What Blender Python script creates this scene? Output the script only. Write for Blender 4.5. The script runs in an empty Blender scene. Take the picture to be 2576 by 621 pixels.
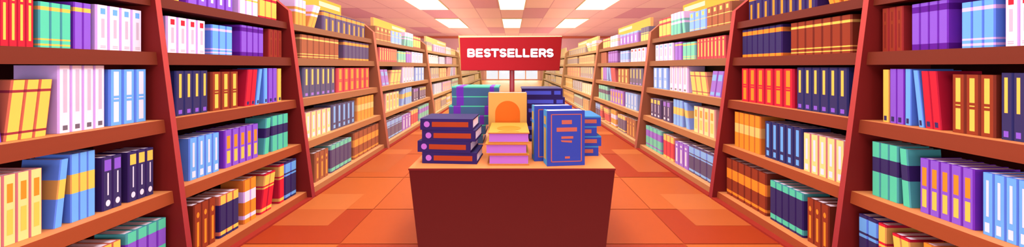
import bpy, bmesh, math, random, mathutils
random.seed(7)
SC = bpy.context.scene
COL = SC.collection
EYE = 1.5            # eye height
F = 900.0            # focal length in pixels of the 2576 px frame
VX, VY = 1288.0, 168.0
RATIO = 0.622        # each bookcase repeats 1/RATIO deeper
ZE1 = 4.066
def zend(k): return ZE1 / RATIO ** (k - 1)
def zstart(k): return zend(k - 1)
SH = [0.506, 0.104, -0.375, -0.877, -1.419]      # shelf tops relative to the eye
def xboard(h): return 2.503 + 0.1175 * h
def xup(h): return 2.462 + 0.128 * h
SET = 0.075
def xs(row): return xboard(SH[row]) + SET

# ------------------------------------------------------------------ materials
def lin(c):
    c = c / 255.0
    return c / 12.92 if c <= 0.04045 else ((c + 0.055) / 1.055) ** 2.4
def rgb(c): return (lin(c[0]), lin(c[1]), lin(c[2]), 1.0)
MATS = {}
def mat(name, c, rough=0.7, spec=0.15, vary=0.03, c2=None, axis=None):
    """procedural matte paint / cloth: faint noise mottling; optional gradient c->c2 along an object axis"""
    if name in MATS: return MATS[name]
    m = bpy.data.materials.new(name); m.use_nodes = True
    nt = m.node_tree; b = nt.nodes['Principled BSDF']
    b.inputs['Roughness'].default_value = rough
    b.inputs['Specular IOR Level'].default_value = spec
    tc = nt.nodes.new('ShaderNodeTexCoord')
    nz = nt.nodes.new('ShaderNodeTexNoise'); nz.inputs['Scale'].default_value = 9.0
    nt.links.new(tc.outputs['Object'], nz.inputs['Vector'])
    mx = nt.nodes.new('ShaderNodeMix'); mx.data_type = 'RGBA'
    nt.links.new(nz.outputs['Fac'], mx.inputs['Factor'])
    k = rgb(c)
    mx.inputs['A'].default_value = tuple(v * (1 - vary) for v in k[:3]) + (1,)
    mx.inputs['B'].default_value = tuple(min(1, v * (1 + vary)) for v in k[:3]) + (1,)
    out = mx.outputs['Result']
    if c2:
        sp = nt.nodes.new('ShaderNodeSeparateXYZ'); nt.links.new(tc.outputs['Generated'], sp.inputs[0])
        m2 = nt.nodes.new('ShaderNodeMix'); m2.data_type = 'RGBA'
        nt.links.new(sp.outputs[axis], m2.inputs['Factor'])
        nt.links.new(out, m2.inputs['A']); m2.inputs['B'].default_value = rgb(c2)
        out = m2.outputs['Result']
    nt.links.new(out, b.inputs['Base Color'])
    MATS[name] = m
    return m
def wood(name, c, stretch=(1.5, 0.35, 9.0), vary=0.05, rough=0.6):
    """procedural stained wood: stretched noise as soft grain"""
    if name in MATS: return MATS[name]
    m = bpy.data.materials.new(name); m.use_nodes = True
    nt = m.node_tree; b = nt.nodes['Principled BSDF']
    b.inputs['Roughness'].default_value = rough
    b.inputs['Specular IOR Level'].default_value = 0.12
    tc = nt.nodes.new('ShaderNodeTexCoord'); mp = nt.nodes.new('ShaderNodeMapping')
    mp.inputs['Scale'].default_value = stretch
    nz = nt.nodes.new('ShaderNodeTexNoise'); nz.inputs['Scale'].default_value = 3.0
    nt.links.new(tc.outputs['Object'], mp.inputs['Vector']); nt.links.new(mp.outputs[0], nz.inputs['Vector'])
    mx = nt.nodes.new('ShaderNodeMix'); mx.data_type = 'RGBA'
    nt.links.new(nz.outputs['Fac'], mx.inputs['Factor'])
    k = rgb(c)
    mx.inputs['A'].default_value = tuple(v * (1 - vary) for v in k[:3]) + (1,)
    mx.inputs['B'].default_value = tuple(min(1, v * (1 + vary)) for v in k[:3]) + (1,)
    nt.links.new(mx.outputs['Result'], b.inputs['Base Color'])
    MATS[name] = m
    return m
def glow(name, c, strength):
    m = bpy.data.materials.new(name); m.use_nodes = True
    nt = m.node_tree; nt.nodes.clear()
    e = nt.nodes.new('ShaderNodeEmission'); o = nt.nodes.new('ShaderNodeOutputMaterial')
    e.inputs['Color'].default_value = rgb(c); e.inputs['Strength'].default_value = strength
    nt.links.new(e.outputs[0], o.inputs[0])
    return m

PAL = {   # lit spine colour, board colour with shade painted in
 'white': ((255,234,246),(206,166,228)), 'red': ((226,38,56),(178,20,50)), 'yellow': ((255,206,86),(206,150,80)),
 'green': ((92,215,170),(74,156,160)), 'purple': ((142,92,212),(114,44,180)), 'violet': ((96,24,152),(80,14,130)),
 'blue': ((112,180,245),(90,130,226)), 'navy': ((60,50,98),(50,28,90)), 'ink': ((58,52,98),(40,40,98)),
 'brown': ((150,60,32),(120,44,28)), 'maroon': ((158,54,40),(142,34,36)), 'dark': ((128,34,32),(110,26,26)),
 'orange': ((255,150,42),(206,110,42)), 'cream': ((255,226,140),(206,120,124)), 'plaid': ((255,206,86),(204,102,76)),
 'wine': ((160,52,60),(140,40,60)), 'grey': ((206,188,206),(206,188,206)), 'char': ((112,100,112),(112,100,112)),
 'gold': ((255,206,110),(206,150,90)), 'salmon': ((255,206,86),(206,104,78)), 'pages': ((255,238,248),(255,238,248)),
 'lilac': ((236,205,240),(206,166,228)),
}
HAZE = [0.0, 0.0, .19, .31, .60, .92]          # distance haze painted into the farther bookcases and books
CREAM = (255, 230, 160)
def hazed(c, k):
    f = HAZE[k]; out = []
    for i in range(3):       # hazed towards cream, light tones hardly change
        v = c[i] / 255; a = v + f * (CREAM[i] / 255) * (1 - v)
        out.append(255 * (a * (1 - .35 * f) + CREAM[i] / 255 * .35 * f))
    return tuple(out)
SLOT = 0
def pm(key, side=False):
    k = SLOT if HAZE[SLOT] else 0
    return mat(key + ('_board_shaded' if side else '_cloth') + ('_hazed%d' % k if k else ''), hazed(PAL[key][1 if side else 0], k))

# ------------------------------------------------------------------ mesh builder
class MB:
    def __init__(s): s.v = []; s.f = []; s.m = []; s.mats = []
    def mi(s, m):
        if m not in s.mats: s.mats.append(m)
        return s.mats.index(m)
    def add(s, pts, faces, m):
        o = len(s.v); s.v += [tuple(p) for p in pts]
        i = s.mi(m)
        for f in faces: s.f.append([o + k for k in f]); s.m.append(i)
    def quad(s, a, b, c, d, m): s.add([a, b, c, d], [(0, 1, 2, 3)], m)
    def box(s, x0, x1, y0, y1, z0, z1, m, top=None, bottom=None):
        p = [(x0,y0,z0),(x1,y0,z0),(x1,y1,z0),(x0,y1,z0),(x0,y0,z1),(x1,y0,z1),(x1,y1,z1),(x0,y1,z1)]
        s.add(p, [(0,1,5,4),(1,2,6,5),(2,3,7,6),(3,0,4,7)], m)
        s.add(p, [(4,5,6,7)], top or m); s.add(p, [(3,2,1,0)], bottom or m)
    def prism(s, poly, axis, a, b, m, cap=None):
        """extrude a closed polygon of 2-D points along an axis: 0 = x, 1 = y, 2 = z"""
        def P(p, t):
            return (t, p[0], p[1]) if axis == 0 else ((p[0], t, p[1]) if axis == 1 else (p[0], p[1], t))
        n = len(poly)
        pts = [P(p, a) for p in poly] + [P(p, b) for p in poly]
        s.add(pts, [(i, (i+1) % n, n + (i+1) % n, n + i) for i in range(n)], m)
        s.add(pts, [tuple(range(n-1, -1, -1)), tuple(range(n, 2*n))], cap or m)
    def disc(s, c, r, u, v, m, n=16, ry=None):
        ry = ry or r
        pts = [tuple(c[i] + u[i]*r*math.cos(2*math.pi*k/n) + v[i]*ry*math.sin(2*math.pi*k/n) for i in range(3)) for k in range(n)]
        s.add(pts, [tuple(range(n))], m)
    def tube(s, x, y, z0, z1, r, m, n=20):
        s.prism([(x + r*math.cos(2*math.pi*k/n), y + r*math.sin(2*math.pi*k/n)) for k in range(n)], 2, z0, z1, m)
    def mesh(s, name):
        me = bpy.data.meshes.new(name)
        me.from_pydata(s.v, [], s.f)
        for m in s.mats: me.materials.append(m)
        me.polygons.foreach_set('material_index', s.m)
        bm = bmesh.new(); bm.from_mesh(me)
        bmesh.ops.remove_doubles(bm, verts=bm.verts, dist=1e-5)
        bmesh.ops.recalc_face_normals(bm, faces=bm.faces)
        bm.to_mesh(me); bm.free(); me.update()
        return me
    def build(s, name, parent=None, loc=(0,0,0)):
        o = bpy.data.objects.new(name, s.mesh(name)); COL.objects.link(o); o.location = loc
        if parent: o.parent = parent
        return o
def link(name, me, parent=None):
    o = bpy.data.objects.new(name, me); COL.objects.link(o)
    if parent: o.parent = parent
    return o
def tag(o, label=None, cat=None, group=None, kind=None):
    if label: o['label'] = label
    if cat: o['category'] = cat
    if group: o['group'] = group
    if kind: o['kind'] = kind
    return o
def thing(name, label, cat, loc, group=None, rz=0.0):
    o = bpy.data.objects.new(name, None); COL.objects.link(o); o.empty_display_size = 0.1
    o.location = loc; o.rotation_euler = (0, 0, rz)
    return tag(o, label, cat, group)

# ------------------------------------------------------------------ camera
cam = bpy.data.cameras.new('camera'); co = bpy.data.objects.new('camera', cam); COL.objects.link(co)
co.location = (0, 0, EYE); co.rotation_euler = (math.pi/2, 0, 0)
cam.sensor_fit = 'HORIZONTAL'; cam.sensor_width = 36.0; cam.lens = 36.0 * F / 2576
cam.shift_y = (VY - 310.5) / 2576; cam.clip_start = 0.05; cam.clip_end = 200
SC.camera = co
SC.view_settings.view_transform = 'Standard'
SC.view_settings.look = 'None'
SC.cycles.diffuse_bounces = 2; SC.cycles.max_bounces = 6

# ------------------------------------------------------------------ the setting
YB = 39.6; ZC = EYE + 3.38; XW = 18.0; YF = -4.0
# floor: big tiles, a few warmer and paler ones, the palest from painted light
ft = {'a': (184,80,29), 'b': (190,90,34), 'c': (168,58,20), 'd': (194,97,38), 'e': (180,75,27), 'light': (200,110,50), 'reflect_dim': (188,94,42)}  # the last two tones carry painted ceiling-light reflections
for j_ in range(9, 15):      # light and haze painted into the tiles towards the glazed front
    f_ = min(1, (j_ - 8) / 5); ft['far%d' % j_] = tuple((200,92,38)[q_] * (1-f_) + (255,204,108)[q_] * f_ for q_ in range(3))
def floormat(k):
    m = mat('floor_tile_' + k, ft[k], rough=0.5, spec=0.2, vary=0.025)
    return m
gm = mat('floor_joint', (176,70,28), rough=0.5, spec=0.2)
fl = MB()
xc = [-XW, -9.0, -5.2, -1.46, 1.46, 5.2, 9.0, XW]
yr = [YF, -1.2, 0.6, 1.65, 2.38, 3.03, 3.77, 4.86, 6.16, 7.9, 10.2, 13.2, 17.0, 22.0, 28.5, YB]
fl.quad((-XW,YF,-0.004),(XW,YF,-0.004),(XW,YB,-0.004),(-XW,YB,-0.004), gm)
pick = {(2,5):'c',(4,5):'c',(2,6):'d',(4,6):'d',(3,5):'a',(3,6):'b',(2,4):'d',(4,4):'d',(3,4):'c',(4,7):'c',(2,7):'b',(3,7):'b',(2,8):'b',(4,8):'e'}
J = 0.007
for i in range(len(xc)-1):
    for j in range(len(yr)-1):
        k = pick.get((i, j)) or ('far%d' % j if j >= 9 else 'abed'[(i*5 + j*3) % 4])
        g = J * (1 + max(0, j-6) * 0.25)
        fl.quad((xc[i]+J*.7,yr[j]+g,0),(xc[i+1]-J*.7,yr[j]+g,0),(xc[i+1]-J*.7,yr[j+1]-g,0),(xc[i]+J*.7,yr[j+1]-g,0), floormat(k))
for s in (-1, 1):     # ceiling-light reflections painted as paler squares across the joints
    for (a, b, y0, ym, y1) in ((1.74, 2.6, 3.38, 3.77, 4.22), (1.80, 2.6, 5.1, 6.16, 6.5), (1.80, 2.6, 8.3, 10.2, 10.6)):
        fl.quad((s*a,y0,.001),(s*b,y0,.001),(s*b,ym,.001),(s*a,ym,.001), floormat('reflect_dim'))
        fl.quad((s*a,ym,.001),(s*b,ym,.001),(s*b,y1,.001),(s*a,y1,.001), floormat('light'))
tag(fl.build('floor'), kind='structure')

# ceiling: square panels, some darker
cm = {0: mat('ceiling_panel', (244,190,182), spec=.05), 1: mat('ceiling_panel_warm', (246,198,184), spec=.05), 2: mat('ceiling_panel_dark', (222,156,166), spec=.05)}
cj = mat('ceiling_joint', (214,146,158), spec=.05)
ce = MB()
H = 3.38
cxs = [0.21*H, 0.635*H, 1.09*H, 1.585*H, 2.08*H, 2.63*H, 3.25*H, 3.95*H, XW]
cx = [-v for v in reversed(cxs)] + cxs
cy = [YF, -0.5, 3.2, 7.0, 11.2, 16.0, 20.6, 24.9, 30.6, 36.2, YB]
ce.quad((-XW,YF,ZC+.004),(XW,YF,ZC+.004),(XW,YB,ZC+.004),(-XW,YB,ZC+.004), cj)
mid = len(cxs) - 1
def colof(x):
    for i in range(len(cx)-1):
        if cx[i] < x < cx[i+1]: return i
darkc = {(colof(-1.3*H),6),(colof(-2.3*H),8),(colof(2.3*H),6),(colof(.4*H),6),(colof(.4*H),8),(colof(-.4*H),5),(colof(.85*H),8),(colof(-.4*H),8),(colof(3.6*H),5),(colof(-2.8*H),6)}
for i in range(len(cx)-1):
    for j in range(len(cy)-1):
        k = 2 if (i, j) in darkc else (1 if (i*3+j*5) % 4 == 0 else 0)
        gx, gy = 0.016, 0.035
        ce.quad((cx[i]+gx,cy[j]+gy,ZC),(cx[i+1]-gx,cy[j]+gy,ZC),(cx[i+1]-gx,cy[j+1]-gy,ZC),(cx[i]+gx,cy[j+1]-gy,ZC), cm[k])
tag(ce.build('ceiling'), kind='structure')

wallm = mat('wall_pink', (246,196,204), spec=.05)
WX, WZ0, WZ1 = 3.0, 0.05, 3.3     # glazed shop front in the back wall
w = MB()
w.box(-XW,-WX,YB,YB+.2,0,ZC,wallm); w.box(WX,XW,YB,YB+.2,0,ZC,wallm); w.box(-WX,WX,YB,YB+.2,WZ1,ZC,wallm); w.box(-WX,WX,YB,YB+.2,0,WZ0,wallm)
tag(w.build('wall_back'), kind='structure')
for nm, x0, x1 in (('wall_left', -XW-.2, -XW), ('wall_right', XW, XW+.2)):
    w = MB(); w.box(x0,x1,YF,YB+.2,0,ZC,wallm); tag(w.build(nm), kind='structure')
t = MB(); t.box(-XW,XW,YB-.12,YB,ZC-.24,ZC,mat('cornice', (226,126,96), spec=.05)); tag(t.build('trim_1'), kind='structure')
fm = mat('window_frame_paint', (252,222,216), spec=.1)
wf = MB()
bars = [-3.0, -2.82, -1.52, 0.0, 1.52, 2.82, 3.0]
for x0, x1 in ((-3.0,-2.82),(-1.56,-1.44),(-.08,.08),(1.44,1.56),(2.82,3.0)):
    wf.box(x0,x1,YB+.02,YB+.14,WZ0+.1,WZ1-.1,fm)
wf.box(-3,3,YB+.02,YB+.14,WZ0,WZ0+.1,fm); wf.box(-3,3,YB+.02,YB+.14,WZ1-.1,WZ1,fm)
wo = tag(wf.build('window_1'), kind='structure')
gl = bpy.data.materials.new('window_glass'); gl.use_nodes = True
nt = gl.node_tree; nt.nodes.clear()
tr = nt.nodes.new('ShaderNodeBsdfTransparent'); gs = nt.nodes.new('ShaderNodeBsdfGlossy'); gs.inputs['Roughness'].default_value = .05
mxs = nt.nodes.new('ShaderNodeMixShader'); mxs.inputs[0].default_value = .04; ou = nt.nodes.new('ShaderNodeOutputMaterial')
nt.links.new(tr.outputs[0], mxs.inputs[1]); nt.links.new(gs.outputs[0], mxs.inputs[2]); nt.links.new(mxs.outputs[0], ou.inputs[0])
for x0, x1 in ((-2.82,-1.56),(-1.44,-.08),(.08,1.44),(1.56,2.82)):
    p = MB(); p.box(x0,x1,YB+.07,YB+.08,WZ0+.1,WZ1-.1,gl); p.build('pane', wo)
# curtains beside the glazing
cmx = mat('curtain_cloth', (246,206,200), spec=.05); 
for s, nm in ((-1, 'left'), (1, 'right')):
    c = MB(); n = 9; pts = []
    for i in range(n):
        x = s * (3.02 + .42 * i / (n-1)); pts.append((x, YB - .06 - .05 * (i % 2)))
    for i in range(n-1):
        a, b = pts[i], pts[i+1]
        c.quad((a[0],a[1],.02),(b[0],b[1],.02),(b[0],b[1],3.4),(a[0],a[1],3.4), cmx)
    o = c.build('curtain'); tag(o, 'pink curtain hanging on the %s side of the far window' % nm, 'curtain', 'curtains beside the far window')

# ------------------------------------------------------------------ ceiling lights
dm = glow('diffuser_glow', (255,250,238), 2.7)
frm = mat('light_frame', (255,238,180), spec=.1)
for nm, x0, x1 in (('left', -1.6*H, -1.09*H), ('middle', -.21*H, .21*H), ('right', 1.09*H, 1.6*H)):
    for rnm, y0, y1 in (('nearer', 16.3, 20.95), ('farther', 24.9, 30.7)):
        r = thing('ceiling_light', '%s flat white ceiling light in the %s row' % ({'left':'left','middle':'middle','right':'right'}[nm], rnm), 'ceiling light', ((x0+x1)/2, (y0+y1)/2, ZC-.001), 'square lights set in the ceiling')
        hx, hy = (x1-x0)/2, (y1-y0)/2
        f = MB(); e = .035
        for b in ((-hx,hx,-hy,-hy+.12),(-hx,hx,hy-.06,hy),(-hx,-hx+e,-hy+.12,hy-.06),(hx-e,hx,-hy+.12,hy-.06)): f.box(b[0],b[1],b[2],b[3],-.05,0,frm)
        f.build('frame', r)
        d = MB(); d.box(-hx+e,hx-e,-hy+.12,hy-.06,-.04,-.005,dm); d.build('diffuser', r)

# ------------------------------------------------------------------ bookcases
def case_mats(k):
    q = '' if not HAZE[k] else '_hazed%d' % k
    fd = lambda c: hazed(c, k)
    fk = lambda c: tuple(c[i] * (1 - HAZE[k] ** .55) + (212, 184, 118)[i] * HAZE[k] ** .55 for i in range(3)) if HAZE[k] else c
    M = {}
    M['strip'] = mat('upright_edge_shaded' + q, fk(STRIP_SHADED), spec=.1, c2=fk(STRIP_LIT), axis=2)  # shade towards the foot painted into the edge
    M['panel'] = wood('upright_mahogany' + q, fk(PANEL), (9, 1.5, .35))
    M['back'] = wood('back_board_shade' + q, fk(BACK), (9, .5, .5))  # shade behind the books painted into the board
    M['top'] = wood('shelf_top_lit' + q, fd(STOP))  # light on the top face painted in as paler wood
    M['under'] = wood('shelf_under_shade' + q, fk((84,24,22)))  # shade under the upper shelves painted into the wood
    M['under_bounce'] = wood('shelf_under_bounce' + q, fk((226,178,160)))     # pale undersides added to bounce light onto the page tops
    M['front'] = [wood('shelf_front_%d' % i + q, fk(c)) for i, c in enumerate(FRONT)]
    M['foot_shadow'] = wood('foot_shadow_red' + q, (164,50,36))
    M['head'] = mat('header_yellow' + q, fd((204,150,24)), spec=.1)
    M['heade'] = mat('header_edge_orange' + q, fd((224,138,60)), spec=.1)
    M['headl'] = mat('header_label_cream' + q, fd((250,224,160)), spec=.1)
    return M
STRIP_SHADED = (150,46,50); STRIP_LIT = (204,82,72); PANEL = (110,24,22); BACK = (66,20,22); STOP = (226,142,82)
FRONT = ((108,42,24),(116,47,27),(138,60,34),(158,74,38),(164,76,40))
TH = [.075, .09, .09, .085, .081]
XBACK = 2.98
ORD = ['nearest', 'second', 'third', 'fourth', 'fifth', 'sixth']
def case_name(side, k): return ('%s %s bookcase' % (ORD[k] if k else 'front', 'left' if side < 0 else 'right'))
for side in (-1, 1):
    for k in range(6):
        y0, y1 = zstart(k), zend(k)
        y0b = y0 + .065 * y0 / 4.0 if k else 1.5
        pt = .065 * y1 / 4.066
        sd = 'left' if side < 0 else 'right'
        lab = ['nearest tall brown bookcase along the %s side, cut off by the picture edge',
               'second brown bookcase from the front along the %s side, dark mahogany upright',
               'third bookcase from the front along the %s side, largest yellow header board on top',
               'fourth bookcase from the front along the %s side, smaller yellow header board',
               'fifth bookcase from the front along the %s side, pale in the haze',
               'farthest bookcase along the %s side, faint cream in the haze'][k] % sd
        M = case_mats(k)
        root = thing('bookcase', lab, 'bookcase', (side*2.4, y0, 0), 'bookcases lining both sides of the aisle')
        X = lambda x: side*x - side*2.4
        # far side panel with chamfered top; its aisle edge is a strip of lighter red
        pr = [(xup(-1.5), 0), (xup(.64), .64+EYE), (2.735, .80+EYE), (XBACK, .80+EYE), (XBACK, 0)]
        m = MB()
        pts = [(X(p[0]), y1-y0, p[1]) for p in pr] + [(X(p[0]), y1-y0+pt, p[1]) for p in pr]
        n = len(pr)
        m.add(pts, [tuple(range(n)), tuple(range(2*n-1, n-1, -1)), (2,3,n+3,n+2), (3,4,n+4,n+3), (4,0,n,n+4)], M['panel'])
        m.add(pts, [(0,1,n+1,n),(1,2,n+2,n+1)], M['strip'])
        m.build('side_panel', root)
        b = MB(); xa, xb = sorted((X(XBACK-.02), X(XBACK)))
        b.box(xa, xb, y0b-y0, y1-y0, 0, 2.25, M['back']); b.build('back_panel', root)
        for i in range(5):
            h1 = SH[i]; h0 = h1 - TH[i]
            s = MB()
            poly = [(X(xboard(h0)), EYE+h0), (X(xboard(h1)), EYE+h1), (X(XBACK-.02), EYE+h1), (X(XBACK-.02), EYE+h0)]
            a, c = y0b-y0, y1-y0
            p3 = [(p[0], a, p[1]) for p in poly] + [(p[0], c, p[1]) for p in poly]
            s.add(p3, [(0,1,5,4)], M['front'][i]); s.add(p3, [(1,2,6,5)], M['top']); s.add(p3, [(3,0,4,7)], M['under_bounce' if i >= 2 else 'under'])
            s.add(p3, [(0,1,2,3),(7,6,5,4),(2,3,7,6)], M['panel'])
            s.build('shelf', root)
        p = MB(); xa, xb = sorted((X(2.265), X(2.36))); p.box(xa, xb, y0b-y0, y1-y0, 0, .018, M['foot_shadow']); p.build('foot_shadow', root)  # dark flat strip standing in for the shadow along the bookcase foot
        if k >= 2:     # yellow header board standing on the top
            ya, yb = 1.13*y0 - y0, 1.467*y0 - y0
            hb = MB(); xa, xb = sorted((X(2.85), X(2.91)))
            hb.box(xa, xb, ya, yb, 2.1, EYE+1.02, M['head'])
            ho = hb.build('header_board', root)
            ee = MB(); ee.box(xa, xb, ya-.004*y0, ya, 2.1, EYE+1.02, M['heade']); ee.build('edge_cap', ho)
            ls = MB(); xl, xr = sorted((X(2.846), X(2.85)))
            la, lb = (.52, .97) if True else (0, 1)
            ls.box(xl, xr, ya+(yb-ya)*.50, ya+(yb-ya)*.96, EYE+.905, EYE+.975, M['headl']); ls.build('label_strip', ho)

# ------------------------------------------------------------------ book designs
# levels: colour bands from the foot to the head; decals: (kind, y0, y1, z0, z1, colour) on the spine
def L(*a): return list(a)
D = {
 'redtip': ('yellow book with red bands', 'book', L(('red',.1),('yellow',.68),('red',.78),('yellow',.93),('red',1)), []),
 'greenwhite': ('green and white book', 'book', L(('green',.5),('white',.6),('green',.7),('white',1)), []),
 'bluesq': ('light blue book with yellow square', 'book', L(('blue',.1),('yellow',.135),('blue',.55),('yellow',.585),('blue',1)), [('r',.3,.75,.74,.92,'yellow')]),
 'brownsq': ('brown book with yellow square', 'book', L(('brown',.1),('yellow',.135),('brown',.55),('yellow',.585),('brown',1)), [('r',.3,.75,.74,.92,'yellow')]),
 'redlab': ('red book with yellow spine strip', 'book', L(('red',1)), [('r',.3,.7,.12,.8,'yellow'),('r',.3,.7,.85,.95,'yellow')]),
 'greenband': ('green book with thin yellow bands', 'book', L(('green',.05),('yellow',.09),('green',.17),('yellow',.205),('green',.82),('yellow',.9),('green',1)), []),
 'purpleband': ('purple book with yellow band', 'book', L(('purple',.8),('yellow',.89),('purple',1)), []),
 'whiteblue': ('white binder with blue square', 'binder', L(('white',1)), [('r',.3,.8,.8,.93,'blue'),('r',.4,.72,.28,.7,'grey'),('r',.3,.85,.085,.105,'grey'),('r',.3,.85,.05,.07,'grey')]),
 'whitered': ('white binder with red square', 'binder', L(('white',1)), [('r',.3,.8,.78,.93,'red'),('r',.4,.72,.28,.7,'grey'),('r',.3,.85,.085,.105,'grey'),('r',.3,.85,.05,.07,'grey')]),
 'purplelean': ('purple book with blue patches', 'book', L(('purple',1)), [('r',.1,.95,.06,.18,'blue'),('r',.1,.95,.62,.86,'blue')]),
 'plaid': ('yellow book with crossing maroon lines', 'book', L(('plaid',.1),('wine',.14),('plaid',.79),('wine',.835),('plaid',1)), []),
 'whitegrey': ('tall white binder with grey strip', 'binder', L(('white',1)), [('r',.35,.75,.3,.94,'grey'),('r',.3,.8,.04,.11,'char')]),
 'bluedbl': ('light blue binder, two white labels', 'binder', L(('blue',1)), [('r',.25,.75,.06,.42,'white'),('r',.25,.75,.53,.96,'white'),('r',.25,.75,.465,.485,'white')]),
 'creamsq': ('cream book with orange square', 'book', L(('cream',1)), [('r',.25,.8,.6,.87,'orange'),('r',.25,.8,.14,.5,'yellow')]),
 'blueyel': ('blue book with broad yellow band', 'book', L(('blue',.42),('yellow',.7),('blue',1)), []),
 'navypur': ('navy binder with purple top label', 'binder', L(('navy',1)), [('r',.08,.95,.74,.95,'purple'),('r',.45,.62,.28,.7,'white'),('c',.53,.3,.13,.06,'white')]),
 'navyyel': ('navy binder with yellow top label', 'binder', L(('navy',1)), [('r',.08,.95,.74,.95,'yellow'),('r',.45,.62,.28,.7,'white'),('c',.53,.3,.13,.06,'white')]),
 'navylight': ('navy book with light blue bands', 'book', L(('navy',.05),('blue',.13),('navy',.62),('blue',.67),('navy',.71),('blue',.95),('navy',1)), []),
 'purcirc': ('purple binder with white strip', 'binder', L(('purple',1)), [('r',.35,.75,.12,.72,'white'),('c',.55,.25,.85,.05,'white')]),
 'redyels': ('red book with yellow ends', 'book', L(('salmon',.1),('red',.74),('salmon',1)), []),
 'redyel': ('red book with yellow head', 'book', L(('red',.05),('yellow',.13),('red',.62),('yellow',.66),('red',.7),('yellow',.96),('red',1)), []),
 'greenpur': ('green book with purple bands', 'book', L(('green',.12),('purple',.18),('green',.52),('purple',.82),('green',1)), []),
 'navytop': ('yellow book with navy head', 'book', L(('yellow',.5),('ink',.56),('yellow',.62),('ink',1)), []),
 'purlb': ('purple book with white spine strip', 'book', L(('purple',.86),('blue',1)), [('r',.35,.68,.2,.68,'white')]),
 'whiteyel': ('white book with yellow bands', 'book', L(('white',.5),('yellow',.56),('white',.62),('yellow',.68),('white',1)), []),
 'bluewhite': ('light blue book with white bands', 'book', L(('blue',.05),('lilac',.1),('blue',.17),('lilac',.21),('blue',.8),('lilac',.88),('blue',1)), []),
 'purdark': ('purple book with dark violet ends', 'book', L(('violet',.13),('purple',.8),('violet',.93),('purple',1)), []),
 'dkred': ('dark red book with brown outline', 'book', L(('maroon',1)), [('r',.25,.8,.03,.95,'brown'),('r',.42,.64,.08,.62,'dark'),('r',.42,.64,.7,.9,'dark')]),
 'navystrip': ('navy binder with yellow strip', 'binder', L(('ink',1)), [('r',.38,.75,.4,.93,'yellow'),('r',.3,.82,.04,.13,'purple')]),
 'browndbl': ('brown book with two yellow labels', 'book', L(('brown',1)), [('r',.28,.74,.06,.42,'yellow'),('r',.28,.74,.53,.94,'yellow'),('r',.28,.74,.465,.485,'yellow')]),
 'redthin': ('thin leaning red book', 'book', L(('red',1)), [('r',.3,.85,.03,.12,'navy')]),
 'lbleanthin': ('thin leaning light blue book', 'book', L(('blue',1)), [('r',.3,.85,.03,.12,'navy')]),
 'lbthin': ('thin upright light blue book', 'book', L(('blue',1)), [('r',.3,.85,.03,.12,'navy')]),
 'purthin': ('thin upright purple book', 'book', L(('purple',1)), [('r',.3,.85,.03,.12,'navy')]),
 'yelthin': ('thin upright yellow book', 'book', L(('yellow',1)), [('r',.3,.85,.03,.12,'navy')]),
 'lblab': ('light blue binder with white labels', 'binder', L(('blue',1)), [('r',.38,.68,.3,.88,'white'),('r',.3,.82,.05,.2,'white')]),
 'pursq': ('purple book with orange square', 'book', L(('purple',1)), [('r',.22,.8,.5,.84,'orange'),('r',.22,.8,.11,.44,'yellow')]),
 'greennavy': ('green book with navy band', 'book', L(('green',.45),('navy',.72),('green',1)), []),
 'browncirc': ('brown book with orange circle', 'book', L(('brown',1)), [('r',.35,.72,.1,.62,'orange'),('c',.53,.22,.77,.06,'orange')]),
 'navycap': ('navy book with yellow head', 'book', L(('navy',.06),('salmon',.15),('navy',.79),('salmon',1)), []),
 'orangewhite': ('orange book with white bands', 'book', L(('orange',.1),('white',.19),('orange',.49),('white',.74),('orange',1)), []),
 'orangestripe': ('orange book with white head', 'book', L(('orange',.51),('white',.6),('orange',.7),('white',1)), []),
 'navyor': ('navy book with orange spine strip', 'book', L(('navy',.76),('orange',.93),('navy',1)), [('r',.38,.72,.05,.62,'orange')]),
 'brownband': ('brown book with yellow bands', 'book', L(('brown',.06),('yellow',.095),('brown',.17),('yellow',.205),('brown',.8),('yellow',.87),('brown',1)), []),
 'navyob': ('navy book with orange bands', 'book', L(('orange',.1),('navy',.77),('orange',.91),('navy',1)), []),
 'reddbl': ('red book with two orange labels', 'book', L(('red',1)), [('r',.25,.75,.06,.42,'orange'),('r',.25,.75,.53,.95,'orange'),('r',.25,.75,.465,.485,'orange')]),
 'creamlab': ('cream binder with white labels', 'binder', L(('cream',1)), [('r',.35,.7,.32,.86,'white'),('r',.28,.8,.05,.2,'white')]),
 'navyblab': ('navy binder with light blue labels', 'binder', L(('ink',1)), [('r',.28,.74,.28,.94,'blue'),('r',.28,.74,.06,.2,'blue')]),
 'orangeyel': ('orange book with pale yellow band', 'book', L(('orange',.42),('gold',.68),('orange',1)), []),
 'brownob': ('brown book with orange bands', 'book', L(('brown',.07),('orange',.14),('brown',.46),('orange',.73),('brown',1)), []),
 'navygreen': ('navy book with green head', 'book', L(('navy',.05),('green',.17),('navy',.84),('green',1)), []),
}
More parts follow.
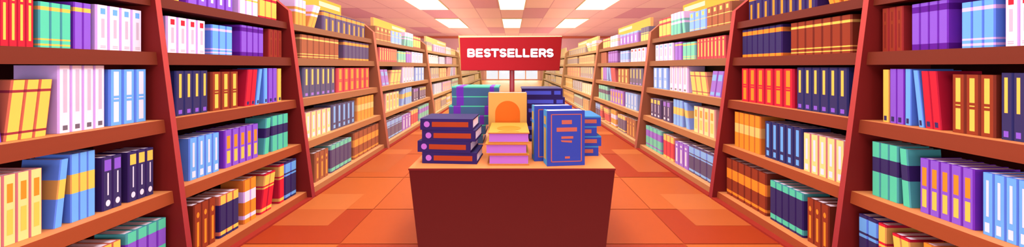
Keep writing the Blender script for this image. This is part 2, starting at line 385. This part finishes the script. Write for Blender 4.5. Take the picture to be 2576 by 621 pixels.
# rows of the three repeating bookcase fillings, near to far; pixel columns were read on the bookcase (side, slot)
# (design, n, side, slot, x_near, x_far, height, lean in px at the near book, depth)
P_ROWS = [
 [('brownsq',4,1,2,1838.5,1777.4,.29),('bluesq',3,1,2,1776.5,1733.8,.285),('greenwhite',1,1,2,1724,1717.7,.352,-5),('greenwhite',3,1,2,1712,1687.4,.36),('redtip',3,1,2,1686.5,1657.6,.33)],
 [('redlab',8,1,2,1824.7,1753.5,.28),('greenband',3,1,2,1748.5,1717,.255),('purpleband',2,-1,0,185.8,229.8,.28),('whiteblue',4,-1,0,241,370,.285)],
 [('purplelean',2,1,2,1813.4,1784,.321,9.6),('plaid',3,-1,0,10,117,.306,20),('whitegrey',4,-1,0,146,264,.382),('bluedbl',3,-1,0,275,369,.357)],
 [('creamsq',4,1,2,1798.7,1745,.345),('blueyel',1,-1,0,135,156,.366,18),('blueyel',3,-1,0,178,240,.384),('navypur',2,-1,0,258,307,.324),('navyyel',3,-1,0,323,387,.322)],
 [('navylight',4,1,2,1795.4,1732,.362),('purcirc',3,1,2,1731.7,1697.4,.326),('redyels',3,-1,0,235,305,.355),('greenpur',4,-1,0,318,419,.37)],
]
Q_ROWS = [
 [('navytop',3,1,3,1631.3,1611.9,.28),('purlb',5,1,3,1604.3,1559.4,.258),('whiteyel',3,1,3,1553.6,1535,.3),('redtip',3,1,3,1534.2,1516.8,.29)],
 [('whitered',4,-1,1,419,517,.278),('bluewhite',3,-1,1,532.3,585,.262),('purdark',4,-1,1,605.7,663,.297),('dkred',3,-1,1,676,711,.3)],
 [('navystrip',4,-1,1,441,523,.343),('browndbl',3,-1,1,532,600,.331),('redthin',2,-1,1,615.7,641,.348,8),('lbleanthin',1,-1,1,643,651.5,.352,9.5),('lbthin',1,-1,1,663.7,673,.36),('purthin',2,-1,1,674.6,697,.36),('yelthin',1,-1,1,698,708,.355)],
 [('lblab',4,-1,1,476,552,.324),('pursq',5,-1,1,565,650,.325),('greennavy',1,-1,1,664,676.5,.357,6),('greennavy',3,-1,1,684,725,.365)],
 [('browncirc',3,-1,1,487.6,543,.363),('navycap',3,-1,1,553,601,.344),('orangewhite',2,-1,1,614,645,.39),('redyel',2,-1,1,655,683,.367,12),('redyel',1,-1,1,702.8,715.3,.395),('navylight',2,-1,1,716.5,746,.4)],
]
R_ROWS = [
 [('orangestripe',3,-1,2,742.5,769.6,.33),('orangestripe',2,-1,2,773.4,790.8,.318,17),('navyor',8,-1,2,812,918,.281)],
 [('brownband',7,1,1,2142,1988.3,.297),('navyob',7,1,1,1967,1860,.307)],
 [('navystrip',6,1,1,2133,2004,.37),('reddbl',6,1,1,1996,1865,.356)],
 [('creamlab',5,1,1,2125,2020.7,.32),('navyblab',5,1,1,2017,1923.6,.347),('orangeyel',5,1,1,1912.6,1847.6,.38)],
 [('browncirc',3,1,1,2085,2030,.354),('navygreen',5,1,1,2020,1936.6,.363),('brownob',6,1,1,1927,1825,.4)],
]
LEFT = [P_ROWS, Q_ROWS, R_ROWS, P_ROWS, Q_ROWS, R_ROWS]
RIGHT = [Q_ROWS, R_ROWS, P_ROWS, Q_ROWS, R_ROWS, P_ROWS]

def book_cover(mb, design, side, th, h, d, sh):
    """hard cover: two boards and a rounded spine round a hollow for the pages; bands run round it"""
    c = .13 * th; cxx = min(.016, .10 * th); tb = min(.012, .09 * th); ts = .012
    def p(x, y, z): return (side * x, y + sh * z, z)
    prof = [(d,0),(cxx,0),(0,c),(0,th-c*.6),(cxx*.6,th),(d,th),(d,th-tb),(ts+cxx,th-tb),(ts+cxx,tb),(d,tb)]
    n = len(prof); z0 = 0.0
    lv = D[design][2]
    for name, fr in lv:
        z1 = fr * h
        lo = [p(x, y, z0) for x, y in prof]; hi = [p(x, y, z1) for x, y in prof]
        pts = lo + hi
        sp, sd = pm(name), pm(name, True)
        for i in range(n):
            j = (i+1) % n
            mb.add([lo[i], lo[j], hi[j], hi[i]], [(0,1,2,3)], sp if i == 2 else sd)
        z0 = z1
    for z, nm in ((0.0, lv[0][0]), (h, lv[-1][0])):
        q = [p(x, y, z) for x, y in prof]
        for f in ((0,1,8,9),(1,2,3,4,7,8),(4,5,6,7)): mb.add([q[k] for k in f], [tuple(range(len(f)))], pm(nm, True))
def book_pages(mb, side, th, h, d, sh):
    tb = min(.012, .09 * th); ts = .012 + min(.016, .10 * th)
    xa, xb = ts + .0005, d - .008; ya, yb = tb + .0005, th - tb - .0005
    P = []
    for z in (.004, h - .003):
        P += [(side*xa, ya+sh*z, z), (side*xb, ya+sh*z, z), (side*xb, yb+sh*z, z), (side*xa, yb+sh*z, z)]
    mb.add(P, [(0,1,2,3),(4,5,6,7),(0,1,5,4),(1,2,6,5),(2,3,7,6),(3,0,4,7)], pm('pages'))
def book_label(mb, design, side, th, h, d, sh, only=None):
    c = .13 * th; a0, a1 = c, th - c*.6
    for q, dec in enumerate(D[design][3]):
        if only is not None and q != only: continue
        e = -.0005 - .0002 * q
        def p(y, z): return (side * e, a0 + (a1-a0) * y + sh * z, z)
        if dec[0] == 'r':
            _, u0, u1, v0, v1, cc = dec
            mb.add([p(u0,v0*h), p(u1,v0*h), p(u1,v1*h), p(u0,v1*h)], [(0,1,2,3)], pm(cc))
        else:
            _, u, ru, v, rv, cc = dec
            mb.add([p(u + ru*math.cos(t*math.pi/8), v*h + rv*h*math.sin(t*math.pi/8)) for t in range(16)], [tuple(range(16))], pm(cc))

NUM = ['zero','one','two','three','four','five','six','seven','eight']
SHN = ['top shelf', 'second shelf', 'third shelf', 'fourth shelf', 'bottom shelf']
def posword(i, n):
    if n == 1: return ''
    if n == 2: return 'nearer of two' if i == 0 else 'farther of two'
    if i == 0: return 'nearest of ' + NUM[n]
    if i == n-1: return 'farthest of ' + NUM[n]
    return ORD[i] + ' nearest of ' + NUM[n] if i < 6 else 'second farthest of ' + NUM[n]
def pix(x, y, h): return (VX + F*x/y, VY - F*h/y)
far_mb = MB()
COUNT = {'book': 0, 'binder': 0}
def to_far(tmp, x, y, z):
    o = len(far_mb.v); far_mb.v += [(a + x, b + y, c + z) for a, b, c in tmp.v]
    ids = [far_mb.mi(mm) for mm in tmp.mats]
    far_mb.f += [[o + q for q in f] for f in tmp.f]; far_mb.m += [ids[q] for q in tmp.m]
PLAN = []; LIMIT = 300; FARSET = set()
for PASS in (0, 1):
  if PASS:
    PLAN.sort(key=lambda t: -t[0]); tot = 0
    for area_, n_, key_ in PLAN:
        if tot + n_ > LIMIT + 2: FARSET.add(key_)
        else: tot += n_
  for side, cases in ((-1, LEFT), (1, RIGHT)):
   for k in range(6):
        SLOT = k
        z0k = zstart(k)
        for row, groups in enumerate(cases[k]):
            Xs = xs(row); base = EYE + SH[row] + .001
            for g in groups:
                design, n, rs, rk, xn, xf, ht = g[:7]
                lean = g[7] if len(g) > 7 else 0.0
                sg = 1.0 if rs > 0 else -1.0
                tn = F * Xs / abs(xn - VX) / zstart(rk); tf = F * Xs / abs(xf - VX) / zstart(rk)
                tf = min(tf, 1.592)
                sh = 0.0
                if lean: sh = (F * Xs / abs(xn + lean - VX) / zstart(rk) - tn) * z0k / ht
                pitch = (tf - tn) * z0k / n
                th = pitch * .975
                dep = .195 if row == 0 else .20 + .012 * ((n * 7 + row * 3) % 5)
                if design in ('redthin', 'lbleanthin', 'lbthin'): dep = .27
                desc, kind = D[design][0], D[design][1]
                items = []; beyond = []
                for i in range(n):
                    y = tn * z0k + i * pitch
                    ok = False
                    for yy in (y, y + th):
                        a = pix(Xs, yy, SH[row])[0] - VX
                        yb, yt = pix(Xs, yy, SH[row])[1], pix(Xs, yy, SH[row] + ht)[1]
                        if abs(a) < 1286 and yb > 2 and yt < 618: ok = True
                    if ok: items.append(y)
                    else: beyond.append(y)
                if PASS and k == 0:
                    for y in beyond:      # shelves beyond the picture edge are filled too
                        tmp = MB(); book_cover(tmp, design, side, th, ht, dep, sh); book_pages(tmp, side, th, ht, dep, sh); book_label(tmp, design, side, th, ht, dep, sh)
                        to_far(tmp, side*Xs, y, base)
                if not items: continue
                if not PASS:
                    if kind == 'book' and k < 5:
                        pa = abs(pix(Xs, items[0], 0)[0] - pix(Xs, items[0] + th, 0)[0]) * F * ht / items[0]
                        PLAN.append((pa, len(items), (side, k, row, design, bool(lean))))
                    continue
                if (side, k, row, design, bool(lean)) in FARSET or k == 5:
                    for y in items:
                        tmp = MB(); book_cover(tmp, design, side, th, ht, dep, sh); book_pages(tmp, side, th, ht, dep, sh); book_label(tmp, design, side, th, ht, dep, sh)
                        to_far(tmp, side*Xs, y, base)
                    continue
                cv = MB(); book_cover(cv, design, side, th, ht, dep, sh); cme = cv.mesh('cover')
                pg = MB(); book_pages(pg, side, th, ht, dep, sh); pme = pg.mesh('pages')
                lme = None
                if D[design][3]:
                    lme = []
                    for q in range(len(D[design][3])):
                        lb = MB(); book_label(lb, design, side, th, ht, dep, sh, q); lme.append(lb.mesh('spine_label'))
                nn = len(items)
                lw = ''
                if design in ('greenwhite','blueyel','redyel','greennavy','orangestripe'):
                    lw = 'leaning ' if lean else 'upright '
                elif design in ('plaid','purplelean'): lw = 'leaning '
                for i, y in enumerate(items):
                    pw = posword(i, nn)
                    lab = lw + desc + (', ' + pw if pw else '') + ', ' + SHN[row] + ', ' + case_name(side, k)
                    head, tail = desc.split(' ', 1) if False else (desc, '')
                    plural = desc.replace(' book', ' books').replace(' binder', ' binders')
                    r = thing(kind, lab, kind, (side*Xs, y, base), '%s%s on the %s of the %s' % (lw, plural, SHN[row], case_name(side, k)))
                    link('cover', cme, r); link('pages', pme, r)
                    for q in lme or []: link('spine_label', q, r)
                    COUNT[kind] += 1
fo = far_mb.build('remaining_books')  # far books, plus unseen ones on the nearest shelves
tag(fo, 'many remaining books on the farther shelves and on the nearest shelves out of view', 'books', kind='stuff')
print('COUNT', COUNT)

# ------------------------------------------------------------------ display table
SLOT = 0
YT = 2.642; TZ = .75
tb = thing('display_table', 'dark red display table with orange top in the middle of the aisle', 'table', (0, 3.3, 0))
m = MB(); m.box(-.766,.766,YT-3.3,4.05-3.3,TZ-.014,TZ,mat('table_edge', (112,24,24)), top=wood('table_top_orange', (240,146,80), vary=.02)); m.build('table_top', tb)
m = MB()
tf_ = [(-.762,YT+.003-3.3,TZ-.014),(.762,YT+.003-3.3,TZ-.014),(.762,4.04-3.3,TZ-.014),(-.762,4.04-3.3,TZ-.014)]
bf_ = [(-.675,YT+.003-3.3,0),(.675,YT+.003-3.3,0),(.675,3.98-3.3,0),(-.675,3.98-3.3,0)]
m.add(tf_+bf_, [(0,1,5,4),(1,2,6,5),(2,3,7,6),(3,0,4,7),(0,1,2,3),(4,5,6,7)], mat('table_body_red', (98,32,27), spec=.05, c2=(86,21,20), axis=2))  # shading painted into the body, darker towards the top
m.build('table_base', tb)

def px(x, y, Y): return ((x - VX) * Y / F, Y, EYE + (VY - y) * Y / F)
# a flat-lying hard cover with its spine to the camera (-y); local origin at the centre of its foot
def lying_book(root, w, d, t, cov, cov_side, spine_dec, bands=(), lip=False):
    """cover shell open on page_side faces; boards overhang the page block"""
    b = .011
    c = MB()
    def bandbox(x0, x1, m_front, m_top):
        c.box(x0,x1,-d/2,d/2,t-b,t,m_top if lip else m_front,top=m_top); c.box(x0,x1,-d/2,d/2,0,b,m_front,top=m_front)
        c.box(x0,x1,-d/2,-d/2+b,b,t-b,m_front)
    xs_ = [-w/2] + [v for bb in bands for v in (bb[0], bb[1])] + [w/2]
    cur = -w/2
    for bb in bands:
        bandbox(cur, bb[0], cov_side, cov); bandbox(bb[0], bb[1], bb[2], bb[3]); cur = bb[1]
    bandbox(cur, w/2, cov_side, cov)
    c.build('cover', root)
    p = MB(); i = .006
    p.box(-w/2+i,w/2-i,-d/2+b+.0005,d/2-i,b+.0005,t-b-.0005,pm('pages')); p.build('pages', root)
    if spine_dec:
        yy = -d/2 - .0015
        for dec in spine_dec:
            s = MB()
            if dec[0] == 'r':
                _, x0, x1, z0, z1, mm = dec
                s.quad((x0,yy,z0),(x1,yy,z0),(x1,yy,z1),(x0,yy,z1), mm)
            else:
                _, x, z, rr, mm = dec
                s.disc((x,yy,z), rr, (1,0,0), (0,0,1), mm, 20)
            s.build('spine_label', root)

POS4 = ['lowest', 'second from the bottom', 'third from the bottom', 'topmost']
def toned(name, c, f=.72):
    return mat(name, tuple(255 * (1.055 * max(.0032, lin(v) * f) ** (1/2.4) - .055) for v in c))
# 1. dark indigo stack, front left
ind_t = toned('indigo_top', (64,54,108)); ind_f = toned('indigo_spine', (52,28,96)); vio = toned('violet_dot', (200,112,214)); ember = toned('ember_bar', (182,64,26))
ys = 2.766; kk = ys / F; t1 = .0868
for i, (c0, c1, rz, rows) in enumerate(((90,287,-.07,0),(75,267,-.10,1),(90,283,-.08,2),(83,272,-.06,3))):
    xa = (c0/1.4086 + 1000 - VX)*kk; xb = (c1/1.4086 + 1000 - VX)*kk; w_ = xb - xa; d_ = .31
    r = thing('book', 'indigo book with violet dot and orange bar, %s of the front left stack' % ('lowest','second lowest','second highest','topmost')[i], 'book', ((xa+xb)/2, ys + d_/2, TZ + .001 + i*t1), 'indigo books stacked at the front left of the table', rz)
    lying_book(r, w_, d_, t1-.001, ind_t, ind_f, [('c',-w_/2+.052,t1*.5,.023,vio),('r',-w_/2+.092,w_/2-.035,t1*.27,t1*.72,ember)])
# 2. yellow books with violet page edges, front centre
yc = toned('amber_cover', (244,180,70)); ye = toned('amber_edge', (208,112,50)); vp = toned('violet_pages', (200,114,214)); od = toned('orange_print', (255,154,44))
ys = 2.725; kk = ys/F; t2 = .0815
for i, (c0, c1) in enumerate(((322,467),(311,460),(320,468))):
    xa = (c0/1.4086 + 1000 - VX)*kk; xb = (c1/1.4086 + 1000 - VX)*kk; w_ = xb - xa; d_ = .50
    r = thing('book', ('yellow book with violet page edges, %s of the front middle stack' % ('lowest','middle one','topmost')[i]), 'book', ((xa+xb)/2, ys + d_/2 + (.0,.0,.02)[i], TZ + .001 + i*t2), 'yellow books stacked at the front middle of the table')
    c = MB(); b = .008
    c.box(-w_/2,w_/2,-d_/2,d_/2,t2-.001-b,t2-.001,ye,top=yc); c.box(-w_/2,w_/2,-d_/2,d_/2,0,b,ye,top=yc); c.box(-w_/2,w_/2,d_/2-b,d_/2,b,t2-.001-b,ye)
    c.build('cover', r)
    p = MB(); p.box(-w_/2+.008,w_/2-.008,-d_/2+.012,d_/2-b-.0005,b+.0005,t2-.0015-b,vp); p.build('pages', r)
    s = MB(); s.disc((0,-d_/2+.2,t2+.0005), .098, (1,0,0), (0,1,0), od, 32, .115)
    s.quad((-.082,-d_/2+.028,t2+.0005),(.082,-d_/2+.028,t2+.0005),(.076,-d_/2+.055,t2+.0005),(-.076,-d_/2+.055,t2+.0005), od)
    if i == 2: s.build('cover_print', r)
# standing yellow book behind them
ys = 3.26; kk = ys/F
xa = (322/1.4086+1000-VX)*kk; xb = (458/1.4086+1000-VX)*kk; ht = (.75 - (233.5-VY)*kk); w_ = xb-xa; d_ = .11
r = thing('book', 'pale orange book standing upright with an orange arch on its cover', 'book', ((xa+xb)/2, ys+d_/2, TZ+.001))
oc = toned('tan_cover', (240,174,84)); oe = toned('tan_edge', (222,150,70)); arch = toned('arch_orange', (240,112,24))
c = MB(); b = .01
for y0, y1 in ((-d_/2,-d_/2+b),(d_/2-b,d_/2)): c.box(-w_/2,w_/2,y0,y1,0,ht,oc,top=oc)
c.box(-w_/2,-w_/2+b,-d_/2+b,d_/2-b,0,ht,oc); c.build('cover', r)
p = MB(); p.box(-w_/2+b+.0005,w_/2-.008,-d_/2+b+.0005,d_/2-b-.0005,.004,ht-.003,pm('pages')); p.build('pages', r)
s = MB(); rr = 44/1.4086*kk; zc = EYE + (VY-(148/1.4086+180))*kk - TZ
pts = [(rr*math.cos(a*math.pi/20), -d_/2-.0015, zc + rr*math.sin(a*math.pi/20)*1.0) for a in range(21)]
pts += [(-rr,-d_/2-.0015,.12),(rr,-d_/2-.0015,.12)]
s.add(pts, [tuple(range(len(pts)))], arch); s.build('cover_print', r)
# 3. two cobalt books standing at the front right
cob = toned('cobalt_cover', (56,72,176)); cobs = toned('cobalt_spine', (84,172,232), 1.0); rust = toned('rust_print', (206,104,84)); yl = toned('spine_yellow', (255,214,96))
for i, (c0, c1, ct, cb, ys, d_) in enumerate(((530,668,140,336,2.694,.125),(485,622,122,318,2.838,.11))):
    kk = ys/F
    xa = (c0/1.4086+1000-VX)*kk; xb = (c1/1.4086+1000-VX)*kk; w_ = xb-xa; ht = (cb-ct)/1.4086*kk
    r = thing('book', ('front cobalt blue book standing upright with rust lines on its cover','cobalt blue book standing half hidden behind the front cobalt book')[i], 'book', (xa, ys, TZ+.001), 'cobalt books standing at the front right of the table', math.radians(7))
    c = MB(); b = .012
    c.box(0,w_,0,b,0,ht,cob); c.box(0,w_,d_-b,d_,0,ht,cob); c.box(0,b,b,d_-b,0,ht,cobs)
    c.quad((-.001,0,0),(-.001,d_,0),(-.001,d_,ht),(-.001,0,ht), cobs); c.build('cover', r)
    p = MB(); p.box(b+.0005,w_-.008,b+.0005,d_-b-.0005,.004,ht-.003,pm('pages')); p.build('pages', r)
    s = MB(); e = -.0015
    def q(u0,u1,v0,v1,m_): s.quad((u0*w_,e,v0*ht),(u1*w_,e,v0*ht),(u1*w_,e,v1*ht),(u0*w_,e,v1*ht), m_)
    q(.1,.92,.925,.94,rust); q(.1,.92,.07,.085,rust); q(.1,.125,.07,.94,rust); q(.895,.92,.07,.94,rust)
    if True:
        q(.385,.655,.755,.83,rust); q(.25,.79,.62,.695,rust); q(.375,.69,.49,.535,rust)
        s.add([(.36*w_,e,.465*ht),(.655*w_,e,.455*ht),(.655*w_,e,.415*ht),(.38*w_,e,.435*ht)], [(0,1,2,3)], rust)
        q(.47,.6,.13,.17,rust)
    s.build('cover_print', r)
    for v0, v1 in ((.74,.89),(.1,.68)):
        s2 = MB()
        s2.quad((-.0025,d_*.25,v0*ht),(-.0025,d_*.8,v0*ht),(-.0025,d_*.8,v1*ht),(-.0025,d_*.25,v1*ht), yl)
        s2.build('spine_label', r)
# 4. cobalt stack behind on the right
ys = 3.01; kk = ys/F; t4 = .0833; lb = toned('cobalt_top_light', (66,146,204))
for i, c1 in enumerate((712,722,706,721)):
    xb = (c1/1.4086+1000-VX)*kk; w_ = .40; d_ = .40
    r = thing('book', 'cobalt blue book with light blue top, %s of the stack at the right edge' % ('lowest','second lowest','second highest','topmost')[i], 'book', (xb-w_/2, ys+d_/2, TZ+.001+i*t4), 'cobalt books stacked at the right edge of the table')
    lying_book(r, w_, d_, t4-.001, lb, cob, [('r', w_/2-.135-.02*(i%2), w_/2-.045+.008*(i%2), t4*.3, t4*.68, rust)], lip=True)
# 5. teal stack at the back left
ys = 3.49; kk = ys/F; t5 = .0927
tl_t = toned('teal_top', (90,216,172)); tl_s = toned('teal_spine', (72,106,146)); vb = toned('violet_band', (116,46,184)); vbt = toned('violet_band_top', (142,72,204))
for i, (c0, c1) in enumerate(((150,308),(160,318),(172,320),(182,326),(193,330),(192,360))):
    xa = (c0/1.4086+1000-VX)*kk; xb = (c1/1.4086+1000-VX)*kk
    if i in (0,1,2,4): xb = xa + (0.42 if i != 4 else .44)
    if i == 3: xb = xa + .44
    w_ = xb-xa; d_ = .42
    r = thing('book', 'teal book with violet bands, %s of the back left stack' % ('lowest','second lowest','third lowest','third highest','second highest','topmost')[i], 'book', ((xa+xb)/2, ys+d_/2, TZ+.001+i*t5), 'teal books stacked at the back left of the table')
    lying_book(r, w_, d_, t5-.001, tl_t, tl_s, [], lip=True, bands=((-w_/2+.045,-w_/2+.115,vb,vbt),(w_/2-.092,w_/2-.05,vb,vbt)))
# 6. navy stack at the back right
ys = 3.6; kk = ys/F; t6 = .0886; ib = toned('periwinkle_bar', (88,92,214))
for i, (c0, c1) in enumerate(((455,575),(450,580),(458,588),(452,582),(448,593),(440,585))):
    xa = (c0/1.4086+1000-VX)*kk; xb = (c1/1.4086+1000-VX)*kk; w_ = xb-xa; d_ = .41
    r = thing('book', 'dark navy book with blue spine bars, %s of the back right stack' % ('lowest','second lowest','third lowest','third highest','second highest','topmost')[i], 'book', ((xa+xb)/2, ys+d_/2, TZ+.001+i*t6), 'navy books stacked at the back right of the table')
    lying_book(r, w_, d_, t6-.001, ind_t, ind_f, [('r',-w_/2+.035,w_/2-.115,t6*.3,t6*.72,ib),('r',w_/2-.085,w_/2-.02,t6*.3,t6*.72,ib)])

# ------------------------------------------------------------------ BESTSELLERS sign
YS = 3.42
def sp(cx_, cy_, Y=YS):
    return ((cx_/5.645 + 1140 - VX) * YS / F, Y, EYE + (VY - (cy_/5.645 + 80)) * YS / F)
sg = thing('shop_sign', 'red BESTSELLERS sign board on a dark red pole standing on the table', 'sign', (0, YS, TZ+.001))
def rel(p): return (p[0], p[1]-YS, p[2]-TZ)
out = [sp(72,57), sp(1548,60), sp(1510,552), sp(115,552)]
inn = [sp(97,85,YS-.025), sp(1536,72,YS-.025), sp(1504,545,YS-.025), sp(116,545,YS-.025)]
bk = [(p[0], YS+.03, p[2]) for p in out]
red1 = mat('sign_red', (178,32,42), spec=.1, c2=(138,17,17), axis=0); dred = mat('sign_dark_red_shaded', (140,18,30)); yed = mat('sign_yellow_lit', (255,240,128))  # light falling off to the right painted into the sign red
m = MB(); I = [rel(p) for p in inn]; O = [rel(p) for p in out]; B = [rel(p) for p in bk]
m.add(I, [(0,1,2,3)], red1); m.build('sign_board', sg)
m = MB()
for a, b, mm in ((0,1,yed),(3,0,yed),(1,2,dred),(2,3,dred)):  # yellow edges painted as lit, dark red ones as shaded
    m.add([I[a],I[b],O[b],O[a]], [(0,1,2,3)], mm); m.add([O[a],O[b],B[b],B[a]], [(0,1,2,3)], mm)
m.add(B, [(0,1,2,3)], dred); m.build('frame', sg)
m = MB(); m.tube(.0, .058, 0, EYE+.12-TZ, .024, mat('pole_red', (150,36,44), rough=.35, spec=.5)); m.build('pole', sg)
# lettering: rounded strokes
LW = 31.0
def arc(cx_, cy_, rx, ry, a0, a1, n=10): return [(cx_ + rx*math.cos(math.radians(a0 + (a1-a0)*i/n)), cy_ + ry*math.sin(math.radians(a0 + (a1-a0)*i/n))) for i in range(n+1)]
def letter(ch, x0, x1, y0=241.0, y1=365.0):
    h = LW/2; a, b, t, u = x0+h, x1-h, y0+h, y1-h; mdy = (t+u)/2
    if ch == 'E': return [[(b,t),(a,t),(a,u),(b,u)], [(a,mdy),(b-6,mdy)]]
    if ch == 'L': return [[(a,t),(a,u),(b,u)]]
    if ch == 'T': return [[(a,t),(b,t)], [((a+b)/2,t),((a+b)/2,u)]]
    if ch == 'B':
        r1 = (mdy-t)/2; r2 = (u-mdy)/2
        return [[(a,u),(a,t)], [(a,t),(b-r1-4,t)] + arc(b-r1-4,t+r1,r1,r1,-90,90) + [(a+22,mdy)], [(b-r2,mdy)] + arc(b-r2,mdy+r2,r2,r2,-90,90) + [(a,u)]]
    if ch == 'R':
        r1 = (mdy+6-t)/2
        return [[(a,u),(a,t)], [(a,t),(b-r1,t)] + arc(b-r1,t+r1,r1,r1,-90,90) + [(a,mdy+6)], [(b-r1-8,mdy+6),(b,u)]]
    if ch == 'S':
        c = (a+b)/2; rx = (b-a)/2; ry = (mdy-t)/2
        return [arc(c,t+ry,rx,ry,-35,-270,14) + arc(c,u-ry,rx,ry,-90,145,14)]
m = MB(); wm = mat('letter_white', (255,240,250))
yl_ = YS - .0262
def dot(p):
    global yl_
    yl_ -= .00002
    n = 14
    m.add([rel(sp(p[0]+LW/2*math.cos(2*math.pi*k/n), p[1]+LW/2*math.sin(2*math.pi*k/n), yl_)) for k in range(n)], [tuple(range(n))], wm)
for ch, x0, x1 in (('B',205,315),('E',325,427),('S',438,537),('T',535,657),('S',659,758),('E',769,874),('L',884,977),('L',988,1085),('E',1097,1201),('R',1213,1317),('S',1321,1420)):
    for line in letter(ch, x0, x1):
        for p in line: dot(p)
        for p, q in zip(line, line[1:]):
            yl_ -= .00002
            dx, dy = q[0]-p[0], q[1]-p[1]; l = math.hypot(dx, dy) or 1; nx, ny = -dy/l*LW/2, dx/l*LW/2
            m.add([rel(sp(p[0]+nx,p[1]+ny,yl_)), rel(sp(q[0]+nx,q[1]+ny,yl_)), rel(sp(q[0]-nx,q[1]-ny,yl_)), rel(sp(p[0]-nx,p[1]-ny,yl_))], [(0,1,2,3)], wm)
me = bpy.data.meshes.new('lettering'); me.from_pydata(m.v, [], m.f); me.materials.append(wm)
link('lettering', me, sg)

# ------------------------------------------------------------------ light
wd = bpy.data.worlds.new('world'); SC.world = wd; wd.use_nodes = True
bg = wd.node_tree.nodes['Background']; bg.inputs['Color'].default_value = rgb((250,250,255)); bg.inputs['Strength'].default_value = 1.0
def area(name, loc, rot, sx, sy, power, c):
    l = bpy.data.lights.new(name, 'AREA'); l.shape = 'RECTANGLE'; l.size = sx; l.size_y = sy; l.energy = power; l.color = rgb(c)[:3]
    o = bpy.data.objects.new(name, l); COL.objects.link(o); o.location = loc; o.rotation_euler = rot
    return o
area('front_fill_light', (0, -3.6, 2.3), (math.radians(90),0,0), 9.0, 4.2, 125, (242,246,255))  # unseen softbox added behind the camera as frontal fill
for sx in (-1, 1):     # low fill lights added behind the camera, raking across under the shelves
    o_ = area('side_fill_light', (sx*2.6, -2.6, 1.5), (0,0,0), 2.4, 2.4, 70, (242,246,255))
    dv = mathutils.Vector((-sx*2.5, 4.2, .8)) - o_.location
    o_.rotation_euler = dv.to_track_quat('-Z', 'Y').to_euler()
area('near_ceiling_lamp', (0, 7.0, ZC-.3), (0,0,0), 3.0, 16.0, 60, (240,246,255))
for sx in (-1, 1):
    # unseen fill lights added under the near ceiling, angled at the shelves
    area('aisle_fill_light', (sx*-.6, 7.0, ZC-.35), (0, sx*math.radians(-58), 0), 1.2, 17.0, 610, (232,243,255))
    # hidden uplights added behind the bookcases to brighten the ceiling
    area('ceiling_fill_light', (sx*4.2, 18.0, 2.2), (math.pi,0,0), 1.2, 42.0, 480, (255,240,230))
    area('far_fill_light', (sx*9.0, 20.0, .6), (math.pi,0,0), 3.0, 38.0, 420, (255,226,240))  # unseen lamp added to spread light over the outer ceiling
area('shop_front_daylight', (0, YB+1.2, 1.9), (math.radians(-90),0,0), 6.4, 3.6, 400, (255,246,226))
